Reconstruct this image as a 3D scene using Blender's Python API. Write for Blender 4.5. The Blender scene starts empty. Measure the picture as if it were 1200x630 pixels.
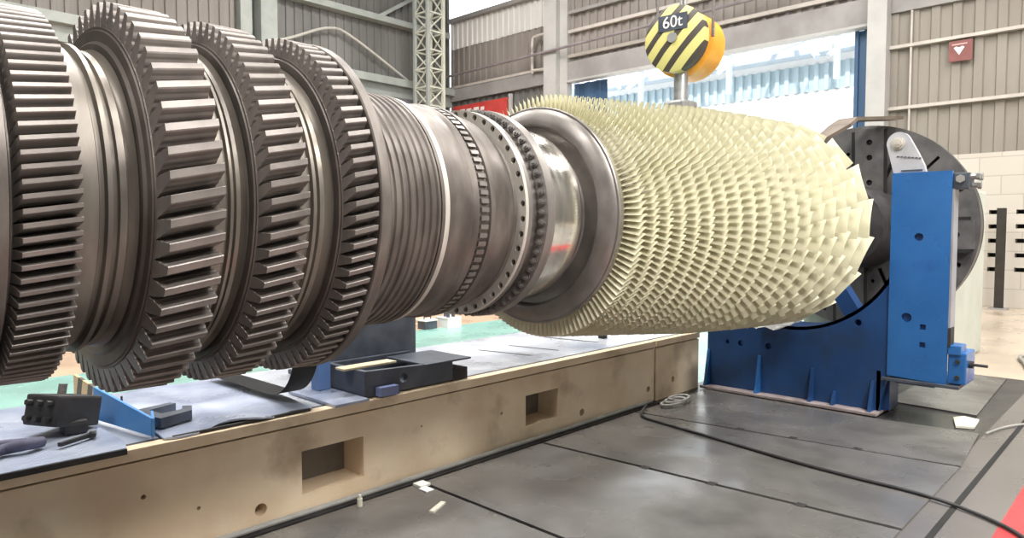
import bpy, bmesh, math, random
from mathutils import Vector, Matrix
R = random.Random(7)
PI = math.pi
sc = bpy.context.scene
COL = sc.collection
# ------------------------------------------------------------------ camera frame
F, A, CH = 825.0, math.radians(43.5), 1.6
PITCH = math.atan(43.0 / F)
D, AZ0, TILT = 2.65, 1.710, 0.0065           # rotor axis: y, height at x=0, fall per metre
def az(x): return AZ0 - TILT * x

# ------------------------------------------------------------------ materials
MATS = {}
def mat(name, c1, c2=None, rough=.5, metal=0.0, scale=4.0, stretch=(1, 1, 1), bump=0.0, bscale=None, detail=5, lo=.35, hi=.65,
        rvar=0.0, spots=None, spot_scale=3.0, spot_lo=.62, spot_hi=.7):
    if name in MATS: return MATS[name]
    m = bpy.data.materials.new(name); m.use_nodes = True
    nt = m.node_tree; N = nt.nodes; L = nt.links
    b = N['Principled BSDF']
    b.inputs['Roughness'].default_value = rough
    b.inputs['Metallic'].default_value = metal
    tc = N.new('ShaderNodeTexCoord')
    mp = N.new('ShaderNodeMapping'); mp.inputs['Scale'].default_value = stretch
    L.new(tc.outputs['Object'], mp.inputs['Vector'])
    nz = N.new('ShaderNodeTexNoise'); nz.inputs['Scale'].default_value = scale; nz.inputs['Detail'].default_value = detail
    L.new(mp.outputs[0], nz.inputs['Vector'])
    rp = N.new('ShaderNodeValToRGB')
    rp.color_ramp.elements[0].position = lo; rp.color_ramp.elements[1].position = hi
    rp.color_ramp.elements[0].color = (*c1, 1); rp.color_ramp.elements[1].color = (*(c2 or c1), 1)
    L.new(nz.outputs['Fac'], rp.inputs['Fac'])
    out = rp.outputs['Color']
    if spots:
        n2 = N.new('ShaderNodeTexNoise'); n2.inputs['Scale'].default_value = spot_scale; n2.inputs['Detail'].default_value = 6
        L.new(mp.outputs[0], n2.inputs['Vector'])
        mr = N.new('ShaderNodeMapRange'); mr.inputs[1].default_value = spot_lo; mr.inputs[2].default_value = spot_hi
        L.new(n2.outputs['Fac'], mr.inputs[0])
        mx = N.new('ShaderNodeMixRGB'); mx.inputs[2].default_value = (*spots, 1)
        L.new(mr.outputs[0], mx.inputs[0]); L.new(out, mx.inputs[1]); out = mx.outputs[0]
    L.new(out, b.inputs['Base Color'])
    if rvar:
        mr = N.new('ShaderNodeMapRange'); mr.inputs[1].default_value = .35; mr.inputs[2].default_value = .65
        mr.inputs[3].default_value = max(.03, rough - rvar); mr.inputs[4].default_value = min(1, rough + rvar)
        n3 = N.new('ShaderNodeTexNoise'); n3.inputs['Scale'].default_value = scale * .7; n3.inputs['Detail'].default_value = 4
        L.new(mp.outputs[0], n3.inputs['Vector'])
        L.new(n3.outputs['Fac'], mr.inputs[0]); L.new(mr.outputs[0], b.inputs['Roughness'])
    if bump:
        bp = N.new('ShaderNodeBump'); bp.inputs['Strength'].default_value = bump; bp.inputs['Distance'].default_value = .01
        n4 = N.new('ShaderNodeTexNoise'); n4.inputs['Scale'].default_value = bscale or scale * 6; n4.inputs['Detail'].default_value = 4
        L.new(mp.outputs[0], n4.inputs['Vector'])
        L.new(n4.outputs['Fac'], bp.inputs['Height']); L.new(bp.outputs[0], b.inputs['Normal'])
    MATS[name] = m
    return m

def stripe_mat(name, d, period, c1, c2, duty=.5, off=0.0, rough=.45):
    m = bpy.data.materials.new(name); m.use_nodes = True
    nt = m.node_tree; N = nt.nodes; L = nt.links; b = N['Principled BSDF']; b.inputs['Roughness'].default_value = rough
    tc = N.new('ShaderNodeTexCoord'); dp = N.new('ShaderNodeVectorMath'); dp.operation = 'DOT_PRODUCT'
    dp.inputs[1].default_value = tuple(x / period for x in d)
    L.new(tc.outputs['Object'], dp.inputs[0])
    ad = N.new('ShaderNodeMath'); ad.operation = 'ADD'; ad.inputs[1].default_value = off + 50
    fr = N.new('ShaderNodeMath'); fr.operation = 'FRACT'; gt = N.new('ShaderNodeMath'); gt.operation = 'GREATER_THAN'; gt.inputs[1].default_value = duty
    L.new(dp.outputs['Value'], ad.inputs[0]); L.new(ad.outputs[0], fr.inputs[0]); L.new(fr.outputs[0], gt.inputs[0])
    mx = N.new('ShaderNodeMixRGB'); mx.inputs[1].default_value = (*c1, 1); mx.inputs[2].default_value = (*c2, 1)
    L.new(gt.outputs[0], mx.inputs[0]); L.new(mx.outputs[0], b.inputs['Base Color'])
    return m

M_steel = mat('dark turbine steel', (.105, .090, .080), (.180, .158, .142), rough=.46, metal=.45, scale=5, stretch=(3, 1, 1), rvar=.1, bump=.08, spots=(.072, .06, .054), spot_scale=2.2, spot_lo=.5, spot_hi=.75)
M_tooth = mat('machined rim steel', (.165, .147, .136), (.25, .225, .208), rough=.45, metal=.45, scale=9, bump=.06)
M_spacer = mat('spacer steel', (.125, .110, .096), (.225, .20, .168), rough=.42, metal=.5, scale=3, stretch=(4, 1, 1), rvar=.12)
M_bright = mat('bright machined steel', (.50, .47, .42), (.60, .57, .52), rough=.42, metal=.25, scale=6, stretch=(5, 1, 1))
M_journal = mat('polished journal steel', (.62, .59, .55), (.78, .75, .70), rough=.2, metal=1.0, scale=4, stretch=(8, 1, 1), rvar=.06)
M_flange = mat('flange steel', (.18, .165, .153), (.28, .26, .243), rough=.4, metal=.6, scale=5, stretch=(3, 1, 1), rvar=.08)
M_bolt = mat('bolt steel', (.16, .15, .145), (.3, .285, .27), rough=.42, metal=.6, scale=20)
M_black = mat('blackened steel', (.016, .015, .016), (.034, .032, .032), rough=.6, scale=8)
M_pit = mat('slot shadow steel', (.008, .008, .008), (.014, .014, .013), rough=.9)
M_blade = mat('cream coated blade', (.60, .575, .405), (.68, .655, .48), rough=.42, metal=.12, scale=9)
M_hub = mat('compressor drum steel', (.28, .26, .19), (.36, .34, .25), rough=.5, metal=.3, scale=6)
M_face = mat('faceplate steel', (.10, .098, .10), (.17, .165, .165), rough=.45, metal=.5, scale=5, rvar=.1)
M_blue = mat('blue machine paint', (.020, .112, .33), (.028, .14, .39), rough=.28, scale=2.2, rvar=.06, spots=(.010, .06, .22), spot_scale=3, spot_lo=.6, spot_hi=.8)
M_bluedk = mat('darker blue paint', (.012, .05, .155), (.018, .075, .23), rough=.4, scale=2.2, rvar=.06, spots=(.02, .04, .08), spot_scale=3, spot_lo=.5, spot_hi=.8)  # darker copy of the blue machine paint, with dark blotches
M_blueplate = mat('bright blue plate', (.05, .22, .55), (.08, .28, .62), rough=.42, scale=4)
M_grey = mat('light grey painted steel', (.42, .43, .46), (.52, .53, .56), rough=.4, scale=5)
M_bed = mat('stained buff concrete', (.72, .555, .38), (.85, .71, .525), rough=.75, scale=2.3, bump=.15, bscale=30, spots=(.42, .31, .20), spot_scale=2.6, spot_lo=.57, spot_hi=.78)
M_beddk = mat('shaded recess concrete', (.14, .12, .10), (.20, .175, .15), rough=.85, scale=5)  # bed concrete with the shade inside the recesses put into its colour
M_bedtop = mat('worn grey bed top', (.42, .45, .52), (.62, .65, .70), rough=.35, metal=.3, scale=3, rvar=.12)
M_plate = mat('dark oily floor plate', (.115, .111, .106), (.175, .168, .158), rough=.27, metal=.15, scale=1.6, rvar=.16, bump=.12, bscale=9, spots=(.07, .067, .064), spot_scale=1.3, spot_lo=.5, spot_hi=.7)
M_rubber = mat('black rubber', (.02, .02, .021), (.035, .034, .034), rough=.6, scale=10)
M_trayblue = mat('slate steel', (.06, .07, .09), (.10, .115, .145), rough=.45, metal=.3, scale=6)
M_white = mat('white paper', (.62, .60, .50), (.70, .68, .58), rough=.8, scale=10)
M_cloth = mat('white rag', (.66, .66, .64), (.78, .78, .76), rough=.9, scale=12)
M_clad = mat('weathered wall cladding', (.20, .178, .162), (.30, .27, .248), rough=.6, scale=.8, stretch=(1, 1, .25), spots=(.22, .19, .17), spot_scale=1.2, spot_lo=.55, spot_hi=.8)
M_cladr = mat('buff wall cladding', (.21, .186, .158), (.28, .252, .217), rough=.6, scale=.8, stretch=(1, 1, .3))
M_cladg = mat('grey green cladding', (.12, .118, .112), (.20, .195, .186), rough=.6, scale=.7, stretch=(1, 1, .25))
M_trans = mat('pale translucent cladding', (.62, .605, .585), (.72, .70, .68), rough=.5, scale=1, stretch=(1, 1, .3))
M_beam = mat('grey painted beam', (.25, .235, .23), (.33, .315, .31), rough=.5, scale=1.5)
M_col = mat('pale column paint', (.40, .39, .38), (.48, .468, .455), rough=.5, scale=1.5)
M_rail = mat('pale girt paint', (.46, .415, .38), (.55, .50, .46), rough=.5, scale=3)
M_pipe = mat('purple grey pipe', (.20, .17, .18), (.27, .235, .25), rough=.45, scale=3)
M_greenbeam = mat('pale green beam', (.30, .325, .305), (.38, .40, .38), rough=.5, scale=2)
M_tower = mat('pale lattice paint', (.50, .52, .45), (.66, .65, .55), rough=.5, scale=3)
M_doorblue = mat('dark blue door sheet', (.045, .10, .20), (.07, .14, .26), rough=.45, scale=1, stretch=(1, 3, .3))
M_red = mat('red banner', (.50, .045, .04), (.6, .075, .06), rough=.6, scale=2)
M_signred = mat('dull red sign', (.20, .066, .06), (.24, .085, .078), rough=.5, scale=5)
M_signwhite = mat('sign white', (.80, .74, .72), rough=.5)
M_orange = mat('orange paint', (.80, .33, .03), (.88, .42, .06), rough=.4, scale=5)
M_galv = mat('hook steel', (.33, .33, .33), (.48, .48, .47), rough=.35, metal=.6, scale=9)
M_rope = mat('wire rope', (.12, .11, .11), (.22, .20, .2), rough=.5, metal=.4, scale=60)
M_ext = mat('white outdoor concrete', (.80, .80, .78), (.86, .86, .84), rough=.8, scale=.5)
M_extblue = mat('teal outdoor cladding', (.36, .46, .50), (.42, .52, .56), rough=.5, scale=.5)
M_exttruss = mat('pale outdoor truss', (.40, .47, .54), (.46, .53, .60), rough=.5, scale=1)
M_cab = mat('pale green cabinet', (.50, .54, .48), (.58, .61, .55), rough=.5, scale=2)
M_hose = mat('grey hose', (.30, .29, .27), (.38, .37, .35), rough=.6, scale=9)
M_yel = mat('pale timber', (.55, .47, .30), (.66, .58, .40), rough=.7, scale=6)

def block_mat():
    m = bpy.data.materials.new('white block wall'); m.use_nodes = True
    nt = m.node_tree; N = nt.nodes; L = nt.links; b = N['Principled BSDF']; b.inputs['Roughness'].default_value = .8
    tc = N.new('ShaderNodeTexCoord'); sx = N.new('ShaderNodeSeparateXYZ'); cb = N.new('ShaderNodeCombineXYZ')
    L.new(tc.outputs['Object'], sx.inputs[0]); L.new(sx.outputs['Y'], cb.inputs['X']); L.new(sx.outputs['Z'], cb.inputs['Y'])
    br = N.new('ShaderNodeTexBrick'); br.inputs['Scale'].default_value = 1.0
    br.inputs['Color1'].default_value = (.52, .48, .42, 1); br.inputs['Color2'].default_value = (.56, .52, .46, 1); br.inputs['Mortar'].default_value = (.42, .38, .33, 1)
    br.inputs['Mortar Size'].default_value = .012; br.inputs['Brick Width'].default_value = .8; br.inputs['Row Height'].default_value = .4
    L.new(cb.outputs[0], br.inputs['Vector']); L.new(br.outputs['Color'], b.inputs['Base Color'])
    return m
M_block = block_mat()

def tread_mat():
    m = mat('worn tread plate', (.30, .35, .48), (.50, .55, .67), rough=.33, metal=.35, scale=3.5, rvar=.1)
    nt = m.node_tree; N = nt.nodes; L = nt.links; b = N['Principled BSDF']
    tc = N.new('ShaderNodeTexCoord'); mp = N.new('ShaderNodeMapping'); mp.inputs['Rotation'].default_value = (0, 0, PI / 4)
    ck = N.new('ShaderNodeTexVoronoi'); ck.inputs['Scale'].default_value = 42; ck.inputs['Randomness'].default_value = .0
    L.new(tc.outputs['Object'], mp.inputs[0]); L.new(mp.outputs[0], ck.inputs['Vector'])
    bp = N.new('ShaderNodeBump'); bp.inputs['Strength'].default_value = .7; bp.inputs['Distance'].default_value = .004
    L.new(ck.outputs['Distance'], bp.inputs['Height']); L.new(bp.outputs[0], b.inputs['Normal'])
    return m
M_tread = tread_mat()

def floor_mat():
    """hall floor: the painted zones of the floor (dark pit frame, walkway green, white line, peach, red lane) by position"""
    m = bpy.data.materials.new('painted hall floor'); m.use_nodes = True
    nt = m.node_tree; N = nt.nodes; L = nt.links; b = N['Principled BSDF']
    tc = N.new('ShaderNodeTexCoord'); sx = N.new('ShaderNodeSeparateXYZ'); L.new(tc.outputs['Object'], sx.inputs[0])
    def rampnode(val, lo, hi, stops):
        mr = N.new('ShaderNodeMapRange'); mr.inputs[1].default_value = lo; mr.inputs[2].default_value = hi
        L.new(val, mr.inputs[0])
        rp = N.new('ShaderNodeValToRGB'); rp.color_ramp.interpolation = 'CONSTANT'
        els = rp.color_ramp.elements
        while len(els) < len(stops): els.new(.5)
        for e, (p, c) in zip(els, stops): e.position = (p - lo) / (hi - lo); e.color = (*c, 1)
        L.new(mr.outputs[0], rp.inputs['Fac']); return rp.outputs['Color']
    lane = rampnode(sx.outputs['Y'], -10, 25, [(-10, (.26, .25, .23)), (.2, (.42, .045, .05)), (.56, (.03, .03, .03)), (.575, (.13, .12, .112)), (1.02, (.035, .035, .036)),
                    (3.6, (.25, .44, .39)), (8.33, (.62, .66, .62)), (8.43, (.25, .46, .41)), (8.95, (.56, .40, .28))])
    far = rampnode(sx.outputs['Y'], -10, 25, [(-10, (.50, .42, .33)), (4.6, (.25, .44, .39)), (8.33, (.62, .66, .62)), (8.43, (.25, .46, .41)), (8.95, (.56, .40, .28))])
    gt = N.new('ShaderNodeMath'); gt.operation = 'GREATER_THAN'; gt.inputs[1].default_value = 9.3; L.new(sx.outputs['X'], gt.inputs[0])
    mx = N.new('ShaderNodeMixRGB'); L.new(gt.outputs[0], mx.inputs[0]); L.new(lane, mx.inputs[1]); L.new(far, mx.inputs[2])
    nz = N.new('ShaderNodeTexNoise'); nz.inputs['Scale'].default_value = 1.1; nz.inputs['Detail'].default_value = 7; L.new(tc.outputs['Object'], nz.inputs['Vector'])
    mr = N.new('ShaderNodeMapRange'); mr.inputs[1].default_value = .3; mr.inputs[2].default_value = .7; mr.inputs[3].default_value = .8; mr.inputs[4].default_value = 1.12; L.new(nz.outputs['Fac'], mr.inputs[0])
    ml = N.new('ShaderNodeMixRGB'); ml.blend_type = 'MULTIPLY'; ml.inputs[0].default_value = 1; L.new(mx.outputs[0], ml.inputs[1]); L.new(mr.outputs[0], ml.inputs[2])
    L.new(ml.outputs[0], b.inputs['Base Color'])
    m2 = N.new('ShaderNodeMapRange'); m2.inputs[1].default_value = .3; m2.inputs[2].default_value = .7; m2.inputs[3].default_value = .18; m2.inputs[4].default_value = .4; L.new(nz.outputs['Fac'], m2.inputs[0])
    L.new(m2.outputs[0], b.inputs['Roughness'])
    return m
M_floor = floor_mat()

# ------------------------------------------------------------------ object helpers
W = {}
def root(name, label, cat, base, group=None):
    o = bpy.data.objects.new(name, None); COL.objects.link(o); o.location = base; o.empty_display_size = .1
    o['label'] = label; o['category'] = cat
    if group: o['group'] = group
    W[o] = Vector(base); return o
def obj(name, bm, m, parent=None, label=None, cat=None, group=None, kind=None, origin=None, smooth=None):
    """link a bmesh given in world coordinates as ONE mesh object"""
    org = Vector(origin) if origin is not None else (W[parent] if parent else Vector((0, 0, 0)))
    if org.length: bmesh.ops.translate(bm, verts=bm.verts, vec=-org)
    bmesh.ops.recalc_face_normals(bm, faces=bm.faces)
    me = bpy.data.meshes.new(name); bm.to_mesh(me); bm.free()
    for mm in (m if isinstance(m, (list, tuple)) else [m]): me.materials.append(mm)
    if smooth:
        for p in me.polygons: p.use_smooth = True
        me.set_sharp_from_angle(angle=math.radians(smooth))
    o = bpy.data.objects.new(name, me); COL.objects.link(o); W[o] = org
    if parent: o.parent = parent; o.location = org - W[parent]
    else: o.location = org
    for k, v in (('label', label), ('category', cat), ('group', group), ('kind', kind)):
        if v: o[k] = v
    return o
def struct(name, bm, m, parent=None, smooth=None):
    return obj(name, bm, m, parent, kind=None if parent else 'structure', smooth=smooth)
def copy_tree(o, parent=None, delta=None):
    c = o.copy(); COL.objects.link(c); W[c] = W[o].copy()
    if parent: c.parent = parent
    for ch in list(o.children): copy_tree(ch, c)
    return c
def B(): return bmesh.new()
def box(bm, x0, x1, y0, y1, z0, z1, bev=0.0):
    r = bmesh.ops.create_cube(bm, size=1)
    vs = r['verts']
    for v in vs: v.co = Vector(((x0 + x1) / 2 + v.co.x * (x1 - x0), (y0 + y1) / 2 + v.co.y * (y1 - y0), (z0 + z1) / 2 + v.co.z * (z1 - z0)))
    if bev:
        es = list({e for v in vs for e in v.link_edges})
        bmesh.ops.bevel(bm, geom=es, offset=bev, segments=2, affect='EDGES', profile=.6)
    return bm
def bar(bm, p, q, w, h=None, n=0):
    """box bar (or n-sided rod of radius w) from p to q"""
    p, q = Vector(p), Vector(q); d = q - p; L = d.length
    if n:
        r = bmesh.ops.create_cone(bm, cap_ends=True, segments=n, radius1=w, radius2=h or w, depth=L)
    else:
        r = bmesh.ops.create_cube(bm, size=1)
        for v in r['verts']: v.co = Vector((v.co.x * w, v.co.y * (h or w), v.co.z * L))
    qt = d.to_track_quat('Z', 'Y') if abs(d.normalized().z) < .999 else (Matrix.Identity(3).to_quaternion() if d.z > 0 else Matrix.Rotation(PI, 3, 'X').to_quaternion())
    M = Matrix.Translation((p + q) / 2) @ qt.to_matrix().to_4x4()
    bmesh.ops.transform(bm, matrix=M, verts=r['verts'])
    return bm
def tube(bm, pts, r, n=8, closed=False):
    pts = [Vector(p) for p in pts]; rings = []
    up = Vector((0, 0, 1))
    for i, p in enumerate(pts):
        t = ((pts[i + 1] if i < len(pts) - 1 else p) - (pts[i - 1] if i else p)).normalized()
        a = t.cross(up); a = a.normalized() if a.length > 1e-3 else Vector((1, 0, 0)); b = t.cross(a).normalized()
        rings.append([bm.verts.new(p + (a * math.cos(2 * PI * k / n) + b * math.sin(2 * PI * k / n)) * r) for k in range(n)])
    for s, e in zip(rings, rings[1:]):
        for k in range(n): bm.faces.new((s[k], s[(k + 1) % n], e[(k + 1) % n], e[k]))
    bm.faces.new(rings[0]); bm.faces.new(rings[-1][::-1]); return bm
def smooth_path(pts, n=8):
    pts = [Vector(p) for p in pts]; P = [pts[0]] + pts + [pts[-1]]; out = []
    for i in range(1, len(P) - 2):
        for k in range(n):
            t = k / n; a, b, c, d = P[i - 1], P[i], P[i + 1], P[i + 2]
            out.append(.5 * ((2 * b) + (c - a) * t + (2 * a - 5 * b + 4 * c - d) * t * t + (3 * b - a - 3 * c + d) * t ** 3))
    return out + [pts[-1]]
def lathe(bm, prof, seg=128, cap=True):
    """revolve (x, r) profile about the rotor axis"""
    rings = []
    for x, r in prof:
        rings.append([bm.verts.new((x, D + r * math.cos(2 * PI * k / seg), az(x) + r * math.sin(2 * PI * k / seg))) for k in range(seg)])
    for s, e in zip(rings, rings[1:]):
        for k in range(seg): bm.faces.new((s[k], s[(k + 1) % seg], e[(k + 1) % seg], e[k]))
    if cap: bm.faces.new(rings[0][::-1]); bm.faces.new(rings[-1])
    return bm
def ringring(bm, prof, seg=128):
    """closed profile ring (hollow)"""
    return lathe(bm, prof + [prof[0]], seg, cap=False)
def circle_pts(cy, cz, r, n, a0=0.0): return [(cy + r * math.cos(a0 + 2 * PI * k / n), cz + r * math.sin(a0 + 2 * PI * k / n)) for k in range(n)]
def plate(bm, outer, holes, f, t):
    """flat plate with holes: 2-D loops mapped by f(u, v, w) with w = 0..t"""
    front = []; edges = []
    for loop in [outer] + holes:
        vs = [bm.verts.new(f(u, v, 0)) for u, v in loop]; front.append(vs)
        edges += [bm.edges.new((vs[i], vs[(i + 1) % len(vs)])) for i in range(len(vs))]
    fc = bmesh.ops.triangle_fill(bm, use_beauty=True, use_dissolve=False, edges=edges)
    faces = [g for g in fc['geom'] if isinstance(g, bmesh.types.BMFace)]
    mp = {}
    for vs, loop in zip(front, [outer] + holes):
        for v, (a, b) in zip(vs, loop): mp[v] = bm.verts.new(f(a, b, t))
    for fa in faces: bm.faces.new([mp[v] for v in fa.verts][::-1])
    for vs in front:
        for i in range(len(vs)):
            a, b = vs[i], vs[(i + 1) % len(vs)]; bm.faces.new((a, b, mp[b], mp[a]))
    return bm
def prism(bm, pts, f, t): return plate(bm, pts, [], f, t)
def fX(x): return lambda u, v, w: (x + w, u, v)        # loops in (y, z)
def fY(y): return lambda u, v, w: (u, y + w, v)        # loops in (x, z)
def fZ(z): return lambda u, v, w: (u, v, z + w)        # loops in (x, y)
def hexa(bm, p, d, r, h, n=6):
    return bar(bm, p, Vector(p) + Vector(d) * h, r, n=n)

fw = Vector((math.cos(A) * math.cos(PITCH), math.sin(A) * math.cos(PITCH), -math.sin(PITCH)))
CAM = Vector((0, 0, CH))
# ================================================================== THE ROTOR
rot = root('turbine_rotor', 'huge gas turbine rotor lying horizontally, toothed grey discs at left and cream-bladed compressor at right', 'turbine rotor', (3.3, D, az(3.3)))
# --- shaft end at the left
b = B(); lathe(b, [(-1.35, .30), (-1.35, .52), (-.55, .52), (-.53, .56), (-.1, .56), (-.08, .545), (.02, .545), (.04, .58), (.26, .585), (.265, .575), (.28, .56), (.29, .565), (.408, .565), (.408, .47)])
obj('shaft_end', b, M_steel, rot, smooth=30)

LEAN = .30
TEETH = []            # (mesh key, matrix, importance)
def make_disc(x0, x1, rr, rt, n, skew, rim_after=0.0):
    xr = x1 + rim_after
    b = B()
    pr = [(x0 - .012, .44), (x0 - .012, rr - .055), (x0 - .004, rr - .045), (x0 - .004, rr - .012), (x0, rr - .008), (x0, rr), (x1, rr)]
    if rim_after: pr += [(x1 + .004, rr), (x1 + .004, rt - .004), (x1 + .008, rt + .002), (xr - .012, rt + .004), (xr, rt - .008), (xr, .47)]
    else: pr += [(x1, rr - .012), (x1 + .006, rr - .02), (x1 + .006, .44)]
    lathe(b, pr, 160)
    d = obj('turbine_disc', b, M_steel, rot, smooth=30)
    # one rim tooth: fir-tree post, local x = axis, y = tangential, z = radial
    p = 2 * PI * (rr + rt) / 2 / n; h = rt - rr; L = x1 - x0
    half = [(.45, -.04), (.43, .06), (.385, .16), (.40, .26), (.385, .36), (.315, .46), (.325, .58), (.305, .66), (.25, .76), (.24, .86), (.215, .96), (.165, 1.0)]
    prof = [(p * a, rr + h * z) for a, z in half] + [(-p * a, rr + h * z) for a, z in reversed(half)]
    bt = B(); rings = []
    for fx in (0, 1):
        row = []
        for y, z in prof:
            k = (z - rr) / h
            x = x0 + .004 + (.008 * max(0, k) if fx == 0 else 0) + fx * (L - .006 - .004 * max(0, k)) * 1.0
            row.append(bt.verts.new((x, y + LEAN * (z - rr) + math.tan(skew) * (x - (x0 + x1) / 2), z)))
        rings.append(row)
    m = len(prof)
    for i in range(m): bt.faces.new((rings[0][i], rings[0][(i + 1) % m], rings[1][(i + 1) % m], rings[1][i]))
    bt.faces.new(rings[0][::-1]); bt.faces.new(rings[1])
    bmesh.ops.recalc_face_normals(bt, faces=bt.faces)
    me = bpy.data.meshes.new('rim_tooth'); bt.to_mesh(me); bt.free(); me.materials.append(M_tooth)
    for i in range(n):
        ph = 2 * PI * (i + .37) / n
        M = Matrix.Translation((0, D, az(x0))) @ Matrix.Rotation(ph, 4, 'X')
        c = M @ Vector(((x0 + x1) / 2, 0, rt)); nrm = (M.to_3x3() @ Vector((0, 0, 1)))
        v = CAM - c; dd = v.length
        q = c - CAM; dep = q.dot(fw); px = 600 + F * q.dot(Vector((math.sin(A), -math.cos(A), 0))) / max(dep, .1)
        imp = (L * p) / dd ** 2 * max(0, nrm.dot(v / dd) + .05) * (1 if px > -5 else 0)
        TEETH.append((me, M, imp, d))
    return d
make_disc(.422, .573, .502, .575, 98, math.radians(9))
make_disc(.748, .920, .562, .643, 60, math.radians(12))
make_disc(1.042, 1.190, .575, .645, 76, math.radians(12))
make_disc(1.342, 1.452, .582, .648, 84, math.radians(12), rim_after=.055)
TEETH.sort(key=lambda t: -t[2])
rest = B()
for i, (me, M, imp, d) in enumerate(TEETH):
    if i < 100:
        o = bpy.data.objects.new('rim_tooth', me); COL.objects.link(o); o.parent = d
        o.matrix_basis = Matrix.Translation(-W[d]) @ M
    else:
        t = bmesh.new(); t.from_mesh(me); t.transform(M); tm = bpy.data.meshes.new('tmp'); t.to_mesh(tm); t.free()
        rest.from_mesh(tm); bpy.data.meshes.remove(tm)
obj('rim_teeth', rest, M_tooth, rot, kind='stuff')
# --- spacers between the discs
def spacer(x0, x1, r, ridge):
    L = x1 - x0; b = B()
    pr = [(x0 - .02, .42), (x0 - .02, r + .012), (x0 + .30 * L, r + .008), (x0 + .34 * L, r - .006), (x0 + .42 * L, r - .006), (x0 + .44 * L, r + ridge), (x0 + .52 * L, r + ridge + .002),
          (x0 + .54 * L, r - .012), (x0 + .66 * L, r - .014), (x0 + .68 * L, r), (x0 + .8 * L, r + .002), (x0 + .84 * L, r - .012), (x0 + .93 * L, r - .004), (x1 - .002, r + .01), (x1 + .03, .42)]
    lathe(b, pr, 144); return obj('disc_spacer', b, M_spacer, rot, smooth=30)
spacer(.584, .734, .478, .016); spacer(.928, 1.028, .535, .012); spacer(1.198, 1.328, .535, .012)
# --- labyrinth seal drum
b = B(); pr = [(1.47, .40), (1.47, .512)]
x = 1.50
while x < 1.845:
    pr += [(x, .511), (x + .006, .504), (x + .018, .5035), (x + .024, .511)]; x += .0345
pr += [(1.852, .511), (1.856, .494), (1.862, .494)]
lathe(b, pr + [(1.87, .40)], 144); obj('seal_drum', b, M_steel, rot, smooth=30)
b = B(); lathe(b, [(1.86, .40), (1.86, .502), (1.866, .507), (1.896, .507), (1.900, .500), (1.898, .40)], 144); obj('polished_band', b, M_bright, rot, smooth=30, label='bright polished steel band')
b = B(); lathe(b, [(1.898, .40), (1.898, .488), (2.04, .490), (2.05, .497), (2.07, .499), (2.075, .485), (2.135, .485), (2.14, .499), (2.165, .499), (2.18, .480), (2.285, .472), (2.29, .45), (2.335, .45), (2.335, .40)], 144)
obj('distance_piece', b, M_steel, rot, smooth=30)
b = B()                      # ring of locking lugs set in the groove
for k in range(84):
    a = 2 * PI * k / 84
    M = Matrix.Translation((2.105, D, az(2.105))) @ Matrix.Rotation(a, 4, 'X') @ Matrix.Translation((0, 0, .488))
    r = bmesh.ops.create_cube(b, size=1)
    for v in r['verts']: v.co = M @ Vector((v.co.x * .044, v.co.y * .019, v.co.z * .02))
obj('locking_ring', b, M_flange, rot)
# --- bolted flanges
def ring_plate(bm, x, ro, ri, holes_r, hr, n, t):
    # annulus built as sectors so that each bolt hole stays a clean hole
    a = 2 * PI / n
    for k in range(n):
        a0 = k * a; sub = 3
        outer = [(D + ro * math.cos(a0 + a * j / sub), az(x) + ro * math.sin(a0 + a * j / sub)) for j in range(sub + 1)] + \
                [(D + ri * math.cos(a0 + a * j / sub), az(x) + ri * math.sin(a0 + a * j / sub)) for j in range(sub, -1, -1)]
        c = a0 + a / 2
        plate(bm, outer, [circle_pts(D + holes_r * math.cos(c), az(x) + holes_r * math.sin(c), hr, 10)], fX(x), t)
    bmesh.ops.remove_doubles(bm, verts=bm.verts, dist=1e-5)
b = B(); ring_plate(b, 2.352, .506, .45, .485, .015, 44, .02); obj('drilled_ring', b, M_bright, rot, label='pale ring drilled with round holes')
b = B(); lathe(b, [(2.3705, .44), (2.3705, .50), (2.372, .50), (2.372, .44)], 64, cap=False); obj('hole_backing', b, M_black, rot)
b = B(); lathe(b, [(2.335, .38), (2.335, .445), (2.352, .45), (2.352, .38)]); lathe(b, [(2.3735, .40), (2.3735, .506), (2.395, .506), (2.40, .478), (2.44, .478), (2.462, .478), (2.462, .40)], 144); obj('aft_flange', b, M_flange, rot, smooth=30)
b = B(); lathe(b, [(2.46, .40), (2.46, .482), (2.484, .524), (2.535, .526), (2.54, .47), (2.55, .40)], 144); fl = obj('coupling_flange', b, M_flange, rot, smooth=30)
bm0 = B(); hexa(bm0, (0, 0, 0), (0, 0, 1), .0185, .010, 12); hexa(bm0, (0, 0, .008), (0, 0, 1), .0135, .016, 6); hexa(bm0, (0, 0, .02), (0, 0, 1), .007, .012, 8)
mb = bpy.data.meshes.new('bolt'); bm0.to_mesh(mb); bm0.free(); mb.materials.append(M_bolt)
nf = Vector((-.042, 0, .024)).normalized()
for k in range(68):
    a = 2 * PI * k / 68
    o = bpy.data.objects.new('bolt', mb); COL.objects.link(o); o.parent = fl
    Mloc = Matrix.Translation((2.4705, 0, .5015)) @ nf.to_track_quat('Z', 'Y').to_matrix().to_4x4()
    M = Matrix.Translation((0, D, az(2.47))) @ Matrix.Rotation(a, 4, 'X') @ Mloc
    o.matrix_basis = Matrix.Translation(-W[fl]) @ M
b = B(); lathe(b, [(2.545, .38), (2.545, .452), (2.56, .458), (2.815, .458), (2.82, .452), (2.82, .38)], 160); obj('journal', b, M_journal, rot, smooth=30, label='mirror-polished bearing journal')
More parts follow.
